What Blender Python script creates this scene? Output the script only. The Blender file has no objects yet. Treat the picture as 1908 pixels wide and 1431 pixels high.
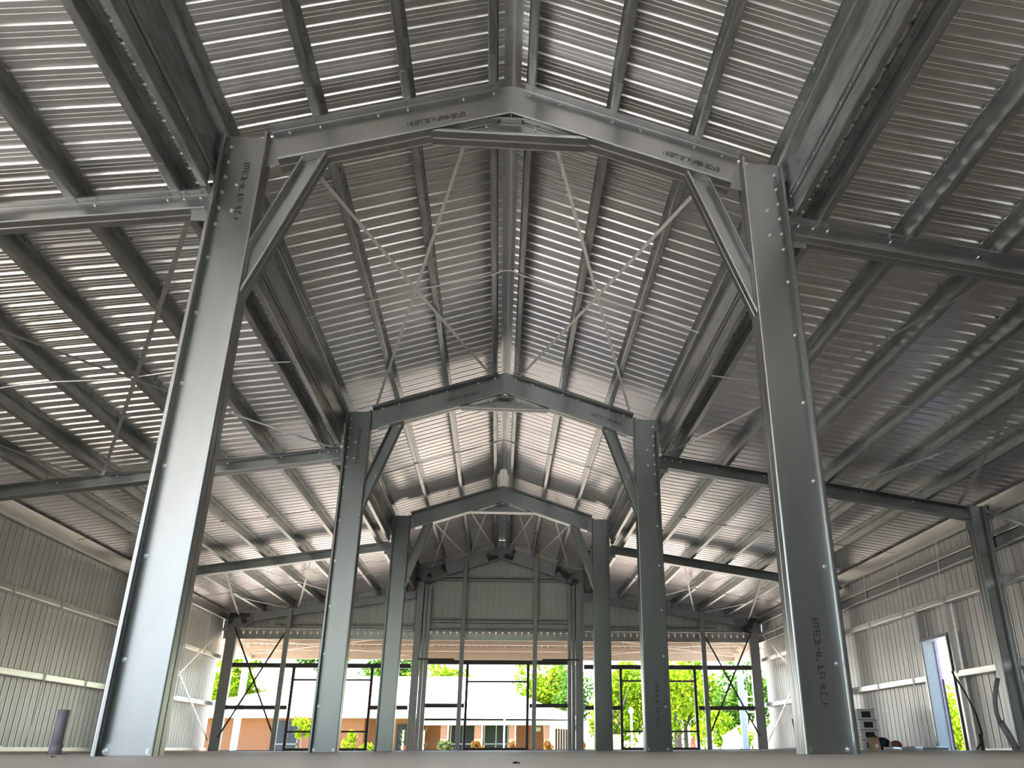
import bpy, math, random
from mathutils import Vector, Matrix
random.seed(7)
SC = bpy.context.scene
COL = SC.collection
pi = math.pi

# ------------------------------------------------------------------ materials
def nmat(name):
    m = bpy.data.materials.new(name); m.use_nodes = True
    nt = m.node_tree; b = nt.nodes['Principled BSDF']
    return m, nt, b

def N(nt, t, **kw):
    n = nt.nodes.new(t)
    for k, v in kw.items():
        if k in n.inputs: n.inputs[k].default_value = v
        else: setattr(n, k, v)
    return n

def metal(name, col, rough=.35, metallic=1.0, var=.12, scale=(6, 6, 1.2), bump=0.0, rvar=.12, spots=False, det=3.0):
    m, nt, b = nmat(name)
    tc = N(nt, 'ShaderNodeTexCoord'); mp = N(nt, 'ShaderNodeMapping'); mp.inputs['Scale'].default_value = scale
    nt.links.new(tc.outputs['Object'], mp.inputs['Vector'])
    no = N(nt, 'ShaderNodeTexNoise', Scale=3.0, Detail=det, Roughness=.5); nt.links.new(mp.outputs[0], no.inputs['Vector'])
    cr = N(nt, 'ShaderNodeValToRGB')
    lo = [c * (1 - var) for c in col]; hi = [min(1, c * (1 + var)) for c in col]
    cr.color_ramp.elements[0].position = .3; cr.color_ramp.elements[1].position = .7
    cr.color_ramp.elements[0].color = (*lo, 1); cr.color_ramp.elements[1].color = (*hi, 1)
    nt.links.new(no.outputs['Fac'], cr.inputs['Fac'])
    out = cr.outputs['Color']
    if spots:
        vo = N(nt, 'ShaderNodeTexNoise', Scale=2.2, Detail=3.0); nt.links.new(tc.outputs['Object'], vo.inputs['Vector'])
        r2 = N(nt, 'ShaderNodeValToRGB'); r2.color_ramp.elements[0].position = .5; r2.color_ramp.elements[1].position = .58
        r2.color_ramp.elements[0].color = (1, 1, 1, 1); r2.color_ramp.elements[1].color = (.25, .24, .22, 1)
        nt.links.new(vo.outputs['Fac'], r2.inputs['Fac'])
        mx = N(nt, 'ShaderNodeMixRGB', blend_type='MULTIPLY'); mx.inputs['Fac'].default_value = 1
        nt.links.new(out, mx.inputs[1]); nt.links.new(r2.outputs['Color'], mx.inputs[2]); out = mx.outputs[0]
    nt.links.new(out, b.inputs['Base Color'])
    mr = N(nt, 'ShaderNodeMapRange'); mr.inputs['To Min'].default_value = rough - rvar / 2; mr.inputs['To Max'].default_value = rough + rvar / 2
    nt.links.new(no.outputs['Fac'], mr.inputs['Value']); nt.links.new(mr.outputs['Result'], b.inputs['Roughness'])
    b.inputs['Metallic'].default_value = metallic
    if bump:
        n2 = N(nt, 'ShaderNodeTexNoise', Scale=.9, Detail=2.0); nt.links.new(tc.outputs['Object'], n2.inputs['Vector'])
        bp = N(nt, 'ShaderNodeBump', Strength=bump, Distance=.05); nt.links.new(n2.outputs['Fac'], bp.inputs['Height'])
        nt.links.new(bp.outputs[0], b.inputs['Normal'])
    return m

def matte(name, col, rough=.8, var=.15, scale=8.0, metallic=0, spec=.5):
    m, nt, b = nmat(name)
    tc = N(nt, 'ShaderNodeTexCoord')
    no = N(nt, 'ShaderNodeTexNoise', Scale=scale, Detail=5.0); nt.links.new(tc.outputs['Object'], no.inputs['Vector'])
    cr = N(nt, 'ShaderNodeValToRGB'); cr.color_ramp.elements[0].position = .3; cr.color_ramp.elements[1].position = .7
    cr.color_ramp.elements[0].color = (*[c * (1 - var) for c in col], 1); cr.color_ramp.elements[1].color = (*[min(1, c * (1 + var)) for c in col], 1)
    nt.links.new(no.outputs['Fac'], cr.inputs['Fac']); nt.links.new(cr.outputs['Color'], b.inputs['Base Color'])
    b.inputs['Roughness'].default_value = rough; b.inputs['Metallic'].default_value = metallic
    b.inputs['Specular IOR Level'].default_value = spec
    return m

def leafmat(name, c1, c2):
    m, nt, b = nmat(name)
    g = N(nt, 'ShaderNodeNewGeometry')
    cr = N(nt, 'ShaderNodeValToRGB'); cr.color_ramp.elements[0].color = (*c1, 1); cr.color_ramp.elements[1].color = (*c2, 1)
    nt.links.new(g.outputs['Random Per Island'], cr.inputs['Fac'])
    tr = N(nt, 'ShaderNodeBsdfTranslucent'); df = N(nt, 'ShaderNodeBsdfDiffuse'); mx = N(nt, 'ShaderNodeMixShader'); mx.inputs[0].default_value = .45
    nt.links.new(cr.outputs[0], tr.inputs[0]); nt.links.new(cr.outputs[0], df.inputs[0])
    nt.links.new(df.outputs[0], mx.inputs[1]); nt.links.new(tr.outputs[0], mx.inputs[2])
    nt.links.new(mx.outputs[0], nt.nodes['Material Output'].inputs[0])
    return m

def brickmat(name, c1, c2, mortar, sc=1.0):
    m, nt, b = nmat(name)
    tc = N(nt, 'ShaderNodeTexCoord'); mp = N(nt, 'ShaderNodeMapping'); mp.inputs['Rotation'].default_value = (pi / 2, 0, 0)
    nt.links.new(tc.outputs['Object'], mp.inputs['Vector'])
    br = N(nt, 'ShaderNodeTexBrick'); br.inputs['Scale'].default_value = 4.5 * sc
    br.inputs['Color1'].default_value = (*c1, 1); br.inputs['Color2'].default_value = (*c2, 1); br.inputs['Mortar'].default_value = (*mortar, 1)
    br.inputs['Mortar Size'].default_value = .03
    nt.links.new(mp.outputs[0], br.inputs['Vector']); nt.links.new(br.outputs['Color'], b.inputs['Base Color'])
    b.inputs['Roughness'].default_value = .85
    return m

M = {}
M['sheet'] = metal('zincalume_sheet', (.78, .765, .75), .305, metallic=.9, var=.06, scale=(1.5, 5, 1.5), bump=.02, rvar=.03)
M['wallsheet'] = metal('zincalume_wall_sheet', (.72, .71, .68), .42, metallic=.5, var=.06, scale=(2, 3, .6), bump=.03)
M['darkreflect'] = matte('dark_reflection_dimmer', (.035, .045, .05), .6)  # unseen surfaces set dark to dim what the steel reflects
M['backlit'] = matte('backlit_frame_shade', (.10, .085, .08), .5)  # backlit darkness of far-end frames, rails and straps put into the colour
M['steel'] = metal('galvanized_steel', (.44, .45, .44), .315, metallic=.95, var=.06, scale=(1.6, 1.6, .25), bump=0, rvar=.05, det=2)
M['steelshade'] = metal('galvanized_steel_shaded', (.30, .315, .31), .315, metallic=.95, var=.06, scale=(1.6, 1.6, .25), rvar=.05, det=2)  # shade on the rear frames and wall columns put into a darker colour
M['purlin'] = metal('galvanized_purlin', (.42, .44, .42), .37, metallic=.9, var=.22, scale=(5, 1.0, 5), rvar=.14)
M['girt'] = metal('galvanized_girt', (.72, .71, .68), .32, var=.10, scale=(5, .8, 5))
M['dusty'] = metal('dusty_end_steel', (.40, .405, .40), .45, var=.10, scale=(3, 3, 2), metallic=.8)
M['dirty'] = metal('mud_stained_plate', (.36, .36, .35), .55, var=.2, metallic=.6, spots=True)
M['bolt'] = metal('zinc_bolt', (.75, .75, .74), .33, var=.05, rvar=.04)
M['strap'] = metal('strap_steel', (.74, .75, .76), .38, var=.06)
M['straplit'] = matte('lit_strap', (.90, .89, .86), .4, var=.02)  # strong light on straps and rods put into a near-white colour
M['trimwhite'] = metal('flashing', (.78, .78, .76), .35, var=.05)
M['ink'] = matte('ink_stamp', (.03, .03, .035), .7)
M['jamb'] = matte('pale_jamb_paint', (.36, .40, .41), .5, var=.04)
M['white'] = matte('white_paint', (.80, .80, .80), .5, var=.04)
M['cream'] = matte('cream_paint', (.74, .64, .52), .55, var=.05)
M['paleblue'] = matte('pale_blue_paint', (.55, .66, .76), .5, var=.05)
M['pvc'] = matte('grey_pvc', (.30, .28, .31), .45, var=.06)
M['black'] = matte('black_rubber', (.012, .012, .014), .5)
M['darkglass'] = matte('dark_window', (.03, .035, .045), .12)
M['orange'] = matte('orange_cord', (.75, .22, .06), .6)
M['red'] = matte('red_cone', (.85, .05, .03), .5)
M['cardboard'] = matte('cardboard', (.42, .27, .15), .8)
M['brownbag'] = matte('brown_leather', (.20, .07, .03), .5)
M['bark'] = matte('bark', (.10, .075, .06), .9, var=.3, scale=5)
M['soil'] = matte('soil', (.10, .06, .035), .95, var=.3)
M['asphalt'] = matte('bright_paving', (.56, .55, .54), .85, var=.1, scale=1.2)
M['greypave'] = matte('grey_paving', (.21, .21, .21), .85, var=.1, scale=1.2)
M['palepave'] = matte('pale_concrete_paving', (.60, .50, .405), .85, var=.06, scale=1.2)
M['lawn'] = matte('lawn', (.10, .16, .03), .9, var=.3, scale=3)
M['roofwhite'] = matte('pale_roof', (.80, .77, .74), .7, var=.04, scale=1)
M['brick'] = brickmat('orange_brick', (.34, .095, .042), (.38, .12, .058), (.34, .20, .13))
M['brickpale'] = brickmat('pale_orange_brick', (.42, .14, .08), (.46, .17, .10), (.44, .28, .2))
M['timber'] = matte('brown_timber', (.09, .04, .025), .7)
M['lilac'] = matte('lilac_seal', (.42, .32, .45), .5)
M['leaf1'] = leafmat('leaf_bright', (.13, .26, .008), (.36, .46, .03))
M['leaf2'] = leafmat('leaf_deep', (.05, .15, .02), (.18, .30, .05))
M['leaf3'] = leafmat('leaf_grey', (.05, .08, .03), (.13, .16, .06))
M['leaf4'] = leafmat('leaf_croton', (.18, .15, .03), (.26, .08, .03))

# floor: power-floated concrete
m, nt, b = nmat('polished_concrete')
tc = N(nt, 'ShaderNodeTexCoord')
n1 = N(nt, 'ShaderNodeTexNoise', Scale=.8, Detail=8.0, Roughness=.65); nt.links.new(tc.outputs['Object'], n1.inputs['Vector'])
cr = N(nt, 'ShaderNodeValToRGB'); cr.color_ramp.elements[0].position = .3; cr.color_ramp.elements[1].position = .7
cr.color_ramp.elements[0].color = (.55, .48, .40, 1); cr.color_ramp.elements[1].color = (.68, .595, .50, 1)
nt.links.new(n1.outputs['Fac'], cr.inputs['Fac']); nt.links.new(cr.outputs[0], b.inputs['Base Color'])
n2 = N(nt, 'ShaderNodeTexNoise', Scale=2.5, Detail=4.0); nt.links.new(tc.outputs['Object'], n2.inputs['Vector'])
mr = N(nt, 'ShaderNodeMapRange'); mr.inputs['To Min'].default_value = .38; mr.inputs['To Max'].default_value = .58
nt.links.new(n2.outputs['Fac'], mr.inputs['Value']); nt.links.new(mr.outputs['Result'], b.inputs['Roughness'])
bp = N(nt, 'ShaderNodeBump', Strength=.15, Distance=.01); nt.links.new(n2.outputs['Fac'], bp.inputs['Height']); nt.links.new(bp.outputs[0], b.inputs['Normal'])
M['floor'] = m

# ------------------------------------------------------------------ mesh helpers
class MB:
    def __init__(s): s.v = []; s.f = []
    def add(s, vs, fs):
        o = len(s.v); s.v += [tuple(v) for v in vs]; s.f += [tuple(i + o for i in f) for f in fs]; return s
    def box(s, x0, x1, y0, y1, z0, z1):
        return s.add([(x0, y0, z0), (x1, y0, z0), (x1, y1, z0), (x0, y1, z0), (x0, y0, z1), (x1, y0, z1), (x1, y1, z1), (x0, y1, z1)],
                     [(0, 3, 2, 1), (4, 5, 6, 7), (0, 1, 5, 4), (1, 2, 6, 5), (2, 3, 7, 6), (3, 0, 4, 7)])
    def obox(s, A, B, w, h, up=(0, 0, 1)):
        A, B = Vector(A), Vector(B); d = (B - A).normalized(); u = Vector(up); r = d.cross(u).normalized(); u = r.cross(d)
        vs = []
        for P in (A, B):
            for a, c in ((-1, -1), (1, -1), (1, 1), (-1, 1)): vs.append(P + r * (a * w / 2) + u * (c * h / 2))
        return s.add(vs, [(0, 1, 2, 3), (7, 6, 5, 4), (0, 4, 5, 1), (1, 5, 6, 2), (2, 6, 7, 3), (3, 7, 4, 0)])
    def prism(s, prof, O, D, U, V, p0, p1):
        """sweep closed outline prof (u,v) from plane p0 to plane p1 (point, normal) along D"""
        O, D, U, V = Vector(O), Vector(D).normalized(), Vector(U), Vector(V); n = len(prof); vs = []
        for P, Nn in (p0, p1):
            P, Nn = Vector(P), Vector(Nn)
            for u, v in prof:
                Q = O + U * u + V * v; t = (P - Q).dot(Nn) / D.dot(Nn); vs.append(Q + D * t)
        fs = [(i, (i + 1) % n, n + (i + 1) % n, n + i) for i in range(n)]
        k = n // 2
        # thickened polyline outline: cap with quads between the two offset lines
        for base in (0, n):
            for i in range(k - 1): fs.append((base + i, base + i + 1, base + n - 2 - i, base + n - 1 - i))
        return s.add(vs, fs)
    def sweep(s, prof, A, B, U, V):
        A, B = Vector(A), Vector(B); D = (B - A).normalized()
        return s.prism(prof, A, D, U, V, (A, D), (B, D))
    def poly(s, pts, d, t):
        """flat polygon extruded by t along d"""
        d = Vector(d).normalized(); n = len(pts); P = [Vector(p) for p in pts]
        return s.add([p - d * t / 2 for p in P] + [p + d * t / 2 for p in P],
                     [tuple(range(n)), tuple(range(2 * n - 1, n - 1, -1))] + [(i, n + i, n + (i + 1) % n, (i + 1) % n) for i in range(n)])
    def tube(s, pts, r, n=8, cap=True):
        P = [Vector(p) for p in pts]; vs = []; m = len(P)
        rr = r if isinstance(r, (list, tuple)) else [r] * m
        ref = None
        for i, p in enumerate(P):
            d = (P[min(i + 1, m - 1)] - P[max(i - 1, 0)]).normalized()
            if ref is None: ref = Vector((0, 0, 1)) if abs(d.z) < .9 else Vector((1, 0, 0))
            a = d.cross(ref).normalized(); c = d.cross(a); ref = a.cross(d)
            for k in range(n): vs.append(p + (a * math.cos(2 * pi * k / n) + c * math.sin(2 * pi * k / n)) * rr[i])
        fs = [(i * n + k, i * n + (k + 1) % n, (i + 1) * n + (k + 1) % n, (i + 1) * n + k) for i in range(m - 1) for k in range(n)]
        if cap: fs += [tuple(range(n - 1, -1, -1)), tuple((m - 1) * n + k for k in range(n))]
        return s.add(vs, fs)
    def ribbon(s, pts, w, up, t=.003):
        P = [Vector(p) for p in pts]; up = Vector(up).normalized(); vs = []; m = len(P)
        for i, p in enumerate(P):
            d = (P[min(i + 1, m - 1)] - P[max(i - 1, 0)]).normalized(); r = d.cross(up).normalized() * (w / 2); u = up * (t / 2)
            vs += [p - r - u, p + r - u, p + r + u, p - r + u]
        fs = [(i * 4 + k, i * 4 + (k + 1) % 4, i * 4 + 4 + (k + 1) % 4, i * 4 + 4 + k) for i in range(m - 1) for k in range(4)]
        fs += [(3, 2, 1, 0), tuple((m - 1) * 4 + k for k in range(4))]
        return s.add(vs, fs)
    def bolt(s, P, ax, r=.012, h=.014):
        P = Vector(P); ax = Vector(ax).normalized()
        s.tube([P, P + ax * .003], r * 1.6, 10); s.tube([P + ax * .003, P + ax * h], r, 6); s.tube([P + ax * h, P + ax * (h + .014)], r * .5, 6)
        return s
    def ball(s, c, r, n=10, m=6, sq=(1, 1, 1)):
        vs = []; fs = []
        for i in range(m + 1):
            th = pi * i / m
            for k in range(n):
                ph = 2 * pi * k / n; vs.append((c[0] + r * sq[0] * math.sin(th) * math.cos(ph), c[1] + r * sq[1] * math.sin(th) * math.sin(ph), c[2] + r * sq[2] * math.cos(th)))
        for i in range(m):
            for k in range(n): fs.append((i * n + k, (i + 1) * n + k, (i + 1) * n + (k + 1) % n, i * n + (k + 1) % n))
        return s.add(vs, fs)
    def build(s, name, mat, parent=None, org=None, smooth=False):
        if parent is not None:
            r = parent
            while r.parent: r = r.parent
            off = r.location
        else: off = Vector(org) if org else Vector((0, 0, 0))
        me = bpy.data.meshes.new(name); me.from_pydata([(x - off[0], y - off[1], z - off[2]) for x, y, z in s.v], [], s.f)
        me.materials.append(M[mat] if isinstance(mat, str) else mat); me.validate(); me.update()
        if smooth:
            for p in me.polygons: p.use_smooth = True
        o = bpy.data.objects.new(name, me); COL.objects.link(o)
        if parent is not None: o.parent = parent
        else: o.location = off
        return o

LABELS = {}
def tag(o, label, cat, group=None, kind='thing'):
    o['label'] = label; o['category'] = cat; o['kind'] = kind
    if group: o['group'] = group
    return o
def thing(name, label, cat, loc, group=None):
    o = bpy.data.objects.new(name, None); o.empty_display_size = .1; COL.objects.link(o); o.location = loc
    return tag(o, label, cat, group)
def struct(name, mb, mat, label=None):
    o = mb.build(name, mat); o['kind'] = 'structure'
    if label: o['label'] = label; o['category'] = name.split('_')[0]
    return o

def fillet(pl, r, seg=3):
    out = [Vector(pl[0])]
    for i in range(1, len(pl) - 1):
        a, p, c = Vector(pl[i - 1]), Vector(pl[i]), Vector(pl[i + 1])
        d1, d2 = (a - p), (c - p); rr = min(r, d1.length * .45, d2.length * .45); d1.normalize(); d2.normalize()
        s, e = p + d1 * rr, p + d2 * rr
        for k in range(seg + 1):
            t = k / seg; out.append(s * (1 - t) ** 2 + p * 2 * t * (1 - t) + e * t * t)
    out.append(Vector(pl[-1])); return out
def thick(pl, t):
    n = len(pl); L = []; R = []
    for i in range(n):
        d = (pl[min(i + 1, n - 1)] - pl[max(i - 1, 0)]).normalized(); nn = Vector((-d.y, d.x))
        L.append(pl[i] + nn * t / 2); R.append(pl[i] - nn * t / 2)
    return [tuple(p) for p in L] + [tuple(p) for p in reversed(R)]
def Cpro(d, w, l, t=.004, r=.012, seg=3):   # u: depth 0..d, v: web at 0 .. flange edge w
    return thick(fillet([Vector(p) for p in ((l, w), (0, w), (0, 0), (d, 0), (d, w), (d - l, w))], r, seg), t)
def Zpro(d, w, l, t=.004, r=.010, seg=2):   # u: horizontal (top flange at -u), v: 0 bottom .. d top
    return thick(fillet([Vector(p) for p in ((-w, d - l), (-w, d), (0, d), (0, 0), (w, 0), (w, l))], r, seg), t)

# ------------------------------------------------------------------ dimensions (metres; y runs down the hall from the camera)
FY = [6.171, 12.988, 19.751]           # front faces of the three portal frames
FE = 26.42                             # end frame
YB = -7.4                              # open back edge of roof
XI, XO = 2.235, 2.634                  # nave columns: inner / outer face
SN, SA = .33, .151                     # roof pitches
LN = math.sqrt(1 + SN * SN)
def zr(x): return 6.097 - SN * abs(x)              # nave purlin seat
def zs(x): return 6.315 - SN * abs(x)              # nave sheeting pans
def za(x): return 4.62 - SA * (abs(x) - 2.66)      # aisle purlin seat
def zsa(x): return 4.83 - SA * (abs(x) - 2.66)     # aisle sheeting
SIDE = {-1: 'pipe', 1: 'doorway'}
ORD = ['first', 'second', 'third', 'fourth', 'fifth', 'sixth', 'seventh']
BAY = ['in the nearest overhead bay', 'between first and second frames', 'between second and third frames', 'between third frame and end wall']
BY = [(-.62, FY[0] + .1), (FY[0] + .1, FY[1] + .1), (FY[1] + .1, FY[2] + .1), (FY[2] + .1, 26.66)]

# ------------------------------------------------------------------ setting
fl = MB().box(-8.42, 8.75, YB - .6, 26.75, -.25, 0); struct('floor', fl, 'floor')
gr = MB().box(-90, 90, -70, 140, -1.0, -.8); g = gr.build('ground', 'asphalt'); g['kind'] = 'structure'
lw = MB().box(-60, 70, 44, 120, -.8, -.78); g = lw.build('lawn', 'lawn'); g['kind'] = 'structure'
ap = MB().box(-26, 26, 26.75, 42, -.8, -.06); g = ap.build('pavement', 'palepave'); g['kind'] = 'structure'
ap = MB(); ap.box(-8.6, 40, YB - 14, YB - .6, -.8, -.06); ap.box(8.76, 12, YB, 26.7, -.8, -.06)
g = ap.build('pavement', 'asphalt'); g['kind'] = 'structure'
g = MB().box(-40, -8.76, YB - 14, 26.7, -.8, -.06).build('pavement', 'greypave'); g['kind'] = 'structure'

PITCH = .2032
RIB = [(0, 0), (.016, .029), (.040, .029), (.056, 0), (.098, 0), (.102, .0035), (.110, .0035), (.114, 0), (.146, 0), (.150, .0035), (.158, .0035), (.162, 0)]
WRIB = [(0, 0), (.005, .032), (.027, .032), (.032, 0), (.086, 0), (.090, .003), (.098, .003), (.102, 0), (.140, 0), (.144, .003), (.152, .003), (.156, 0)]
def corrug(y0, y1, off=0.0, rib=RIB):
    pts = []; y = y0 - ((y0 - off) % PITCH)
    while y < y1:
        for a, h in rib:
            if y0 < y + a < y1: pts.append((y + a, h))
        y += PITCH
    return [(y0, pts[0][1])] + pts + [(y1, pts[-1][1])]
def roof_panel(name, x0, x1, zf, y0, y1, side, label):
    mb = MB(); pts = corrug(y0, y1, .012); vs = []; nx = Vector((SN if zf is zs else SA, 0, 1)).normalized()
    for x in (x0, x1):
        for y, h in pts: vs.append((side * (x + nx.x * h), y, zf(x) + nx.z * h))
    n = len(pts); mb.add(vs, [(i, i + 1, n + i + 1, n + i) for i in range(n - 1)])
    return struct(name, mb, 'sheet', label)
for s in (-1, 1):
    roof_panel('ceiling_nave_%s' % ('left' if s < 0 else 'right'), .085, 2.80, zs, YB, 27.1, s, 'ribbed metal roofing of the tall nave, slope on the %s side' % SIDE[s])
    roof_panel('ceiling_aisle_%s' % ('left' if s < 0 else 'right'), 2.665, 8.62, zsa, YB, 27.1, s, 'ribbed metal roofing of the low aisle on the %s side' % SIDE[s])
# ridge capping and clerestory flashings
rc = MB().add([(-.30, YB, 6.265), (0, YB, 6.365), (.30, YB, 6.265), (-.30, 27.1, 6.265), (0, 27.1, 6.365), (.30, 27.1, 6.265)], [(0, 1, 4, 3), (1, 2, 5, 4)])
struct('trim_1', rc, 'trimwhite', 'folded ridge capping seen through the gap along the ridge')
for i, s in enumerate((-1, 1)):
    f = MB().box(min(s * 2.668, s * 2.672), max(s * 2.668, s * 2.672), YB, 27.0, 4.80, 5.46)
    struct('trim_%d' % (i + 2), f, 'purlin', 'upright flashing strip between nave and aisle roof, %s side' % SIDE[s])

def wall_sheet(mb, axis, c, out, a0, a1, z0, z1f, off=0.0):
    """ribbed cladding on plane axis=c, ribs outward (out=+-1), along the other axis from a0 to a1"""
    pts = corrug(a0, a1, off, WRIB); vs = []
    for top in (0, 1):
        for a, h in pts:
            z = z1f(a) if top else z0
            vs.append((c + out * h, a, z) if axis == 'x' else (a, c + out * h, z))
    n = len(pts); mb.add(vs, [(i, i + 1, n + i + 1, n + i) for i in range(n - 1)])
mb = MB(); wall_sheet(mb, 'x', -8.46, -1, 6.3, 26.72, .085, lambda y: 3.96); struct('wall_left', mb, 'wallsheet', 'ribbed metal wall on the pipe side')
DY0, DY1, DZ = 15.10, 16.03, 1.97
mb = MB(); wall_sheet(mb, 'x', 8.46, 1, YB, DY0, .03, lambda y: 3.96); wall_sheet(mb, 'x', 8.46, 1, DY1, 26.72, .03, lambda y: 3.96); wall_sheet(mb, 'x', 8.46, 1, DY0, DY1, DZ, lambda y: 3.96)
struct('wall_right', mb, 'wallsheet', 'ribbed metal wall with the open doorway')
mb = MB(); gz = lambda x: (zs(x) if abs(x) < 2.72 else zsa(x)) + .02
wall_sheet(mb, 'y', 26.70, 1, -8.45, -2.64, 3.385, gz); wall_sheet(mb, 'y', 26.70, 1, -2.66, 2.66, 3.385, gz); wall_sheet(mb, 'y', 26.70, 1, 2.64, 8.45, 3.385, gz)
struct('wall_far', mb, 'wallsheet', 'ribbed gable wall over the open far end')
mb = MB(); wall_sheet(mb, 'y', YB, -1, 1.2, 8.45, 0, lambda x: zs(x) if abs(x) < 2.67 else zsa(x)); struct('wall_back', mb, 'darkreflect')  # unseen back wall, coloured dark to dim the right-hand steel
mb = MB().add([(-13, -34, -.8), (45, -34, -.8), (45, -40, 8), (-13, -40, 8), (-13, -52, -.8), (45, -52, -.8)], [(0, 1, 2, 3), (3, 2, 5, 4), (0, 3, 4), (1, 5, 2)]); o = mb.build('added_reflection_bank', 'lawn'); o['kind'] = 'structure'  # added unseen bank, keeps low sky out of the column reflections
mb = MB().box(-46, -13, -36, -34, -.8, 13); o = mb.build('added_reflection_wall', 'roofwhite'); o['kind'] = 'structure'  # added unseen pale slab, tempers glare reflected in the front-left column
mb = MB().box(8.44, 8.452, YB + .1, 12.2, .05, 3.62); o = mb.build('added_dark_panel', 'darkreflect'); o['kind'] = 'structure'  # added unseen dark panel, darkens the wall column's reflection
# base angles
mb = MB().box(-8.47, -8.36, 6.3, 15.9, .085, .112).box(-8.47, -8.38, 15.7, 26.7, .02, .085); struct('baseboard_left', mb, 'girt')
mb = MB().box(8.38, 8.47, YB, DY0, .0, .03).box(8.38, 8.47, DY1, 26.7, .0, .03); struct('baseboard_right', mb, 'girt')
mb = MB().box(-8.75, -8.42, 6.3, 26.7, -.3, -.06).box(-8.9, -8.56, 6.3, 26.7, -.3, .09); o = mb.build('ground_strip', 'soil'); o['kind'] = 'structure'

# ------------------------------------------------------------------ bolts and ink stamps as parts
def bolts(parent, pts, ax, r=.012):
    for p in pts: MB().bolt(p, ax, r).build('bolt', 'bolt', parent)
GLY = ['1111', '1011', '0111', '1101', '1010', '1110', '0101', '1001']
def stamp(parent, P, d, up, n, h, nrm):
    """row of small illegible printer's-ink characters"""
    mb = MB(); P, d, up, nrm = Vector(P), Vector(d).normalized(), Vector(up).normalized(), Vector(nrm).normalized()
    rng = random.Random(n * 13 + int(h * 1000)); w = h * .55
    for k in range(n):
        o = P + d * (k * w * 1.45)
        segs = [((0, 0), (0, h)), ((w, 0), (w, h)), ((0, h), (w, h)), ((0, h / 2), (w, h / 2)), ((0, 0), (w, 0))]
        for a, b_ in segs:
            if rng.random() < .62:
                mb.ribbon([o + d * a[0] + up * a[1] + nrm * .0035, o + d * b_[0] + up * b_[1] + nrm * .0035], h * .13, nrm, .001)
    if mb.v: mb.build('printed_lettering', 'ink', parent)

# ------------------------------------------------------------------ nave columns, rafters, braces (portal frames)
FN = ['first', 'second', 'third']
def nave_column(i, s):
    st_ = 'steel' if i == 0 else 'steelshade'
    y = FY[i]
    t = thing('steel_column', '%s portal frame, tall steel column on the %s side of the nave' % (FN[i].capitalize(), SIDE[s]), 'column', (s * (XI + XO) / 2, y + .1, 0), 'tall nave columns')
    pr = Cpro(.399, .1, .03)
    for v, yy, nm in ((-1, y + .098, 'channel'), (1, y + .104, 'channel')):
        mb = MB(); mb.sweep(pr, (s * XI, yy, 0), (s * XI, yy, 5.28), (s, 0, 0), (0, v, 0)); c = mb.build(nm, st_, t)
        if v < 0: front = c
    MB().box(min(s * 2.27, s * 2.60), max(s * 2.27, s * 2.60), y + .078, y + .094, .004, .078).build('base_cleat', st_, t)
    MB().box(min(s * XI, s * XO), max(s * XI, s * XO), y + .10, y + .102, 0, 5.285).build('web_plate', 'dusty', t)
    if i < 2:
        yb = y + .093
        bolts(t, [(s * 2.29, y + .076, .03), (s * 2.575, y + .076, .03)], (0, -1, 0), .014)
        zz = [.62, 1.35, 2.05, 2.75, 3.4, 3.95]
        bolts(t, [(s * (XO - .055), yb, z) for z in zz], (0, -1, 0))
        bolts(t, [(s * (XO - .06), yb, 4.30 + .17 * k) for k in range(6)] + [(s * 2.46, yb, 4.45), (s * 2.46, yb, 4.73)], (0, -1, 0))
        bolts(t, [(s * 2.275, yb, 3.9), (s * 2.275, yb, 3.5)], (0, -1, 0))
        stamp(t, (s * 2.43, y + .096, 4.98 if s < 0 else .95), (0, 0, -1), (1, 0, 0), 18, .045, (0, -1, 0))
    MB().box(min(s * 2.60, s * 2.72), max(s * 2.60, s * 2.72), y + .06, y + .14, 5.06, 5.235).build('purlin_cleat', 'dusty', t)
    return t
def nave_rafter(i, s):
    st_ = 'steel' if i == 0 else 'steelshade'
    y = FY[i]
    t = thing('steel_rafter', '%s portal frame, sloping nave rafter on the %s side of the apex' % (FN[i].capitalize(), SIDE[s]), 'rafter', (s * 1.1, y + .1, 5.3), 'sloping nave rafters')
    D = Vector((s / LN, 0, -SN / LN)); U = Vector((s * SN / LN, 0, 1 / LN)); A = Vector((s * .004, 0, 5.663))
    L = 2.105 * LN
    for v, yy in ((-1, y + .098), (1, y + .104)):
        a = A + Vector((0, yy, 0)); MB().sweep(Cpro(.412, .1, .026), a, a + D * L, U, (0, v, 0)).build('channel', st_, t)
    # knee gusset
    yy = y + .101
    MB().poly([(s * 2.30, yy, 4.94), (s * 2.09, yy, 4.985), (s * 1.9, yy, 5.2), (s * 2.0, yy, 5.36), (s * 2.30, yy, 5.28)], (0, 1, 0), .006).build('knee_plate', 'dusty', t)
    if i < 2:
        top = [A + D * (L * k) + U * .355 + Vector((0, y + .092, 0)) for k in (.03, .17, .42, .55, .80, .93)]
        bolts(t, top, (0, -1, 0)); bolts(t, [A + D * (L * .845) + U * .05 + Vector((0, y + .092, 0))], (0, -1, 0))
        k = .16 if s < 0 else .68
        st = A + D * (L * (k + (.28 if s < 0 else 0))) + U * .16 + Vector((0, y + .096, 0))
        stamp(t, st, (1 / LN, 0, SN / LN * (1 if s < 0 else -1)), U, 16, .045, (0, -1, 0))
    return t
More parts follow.
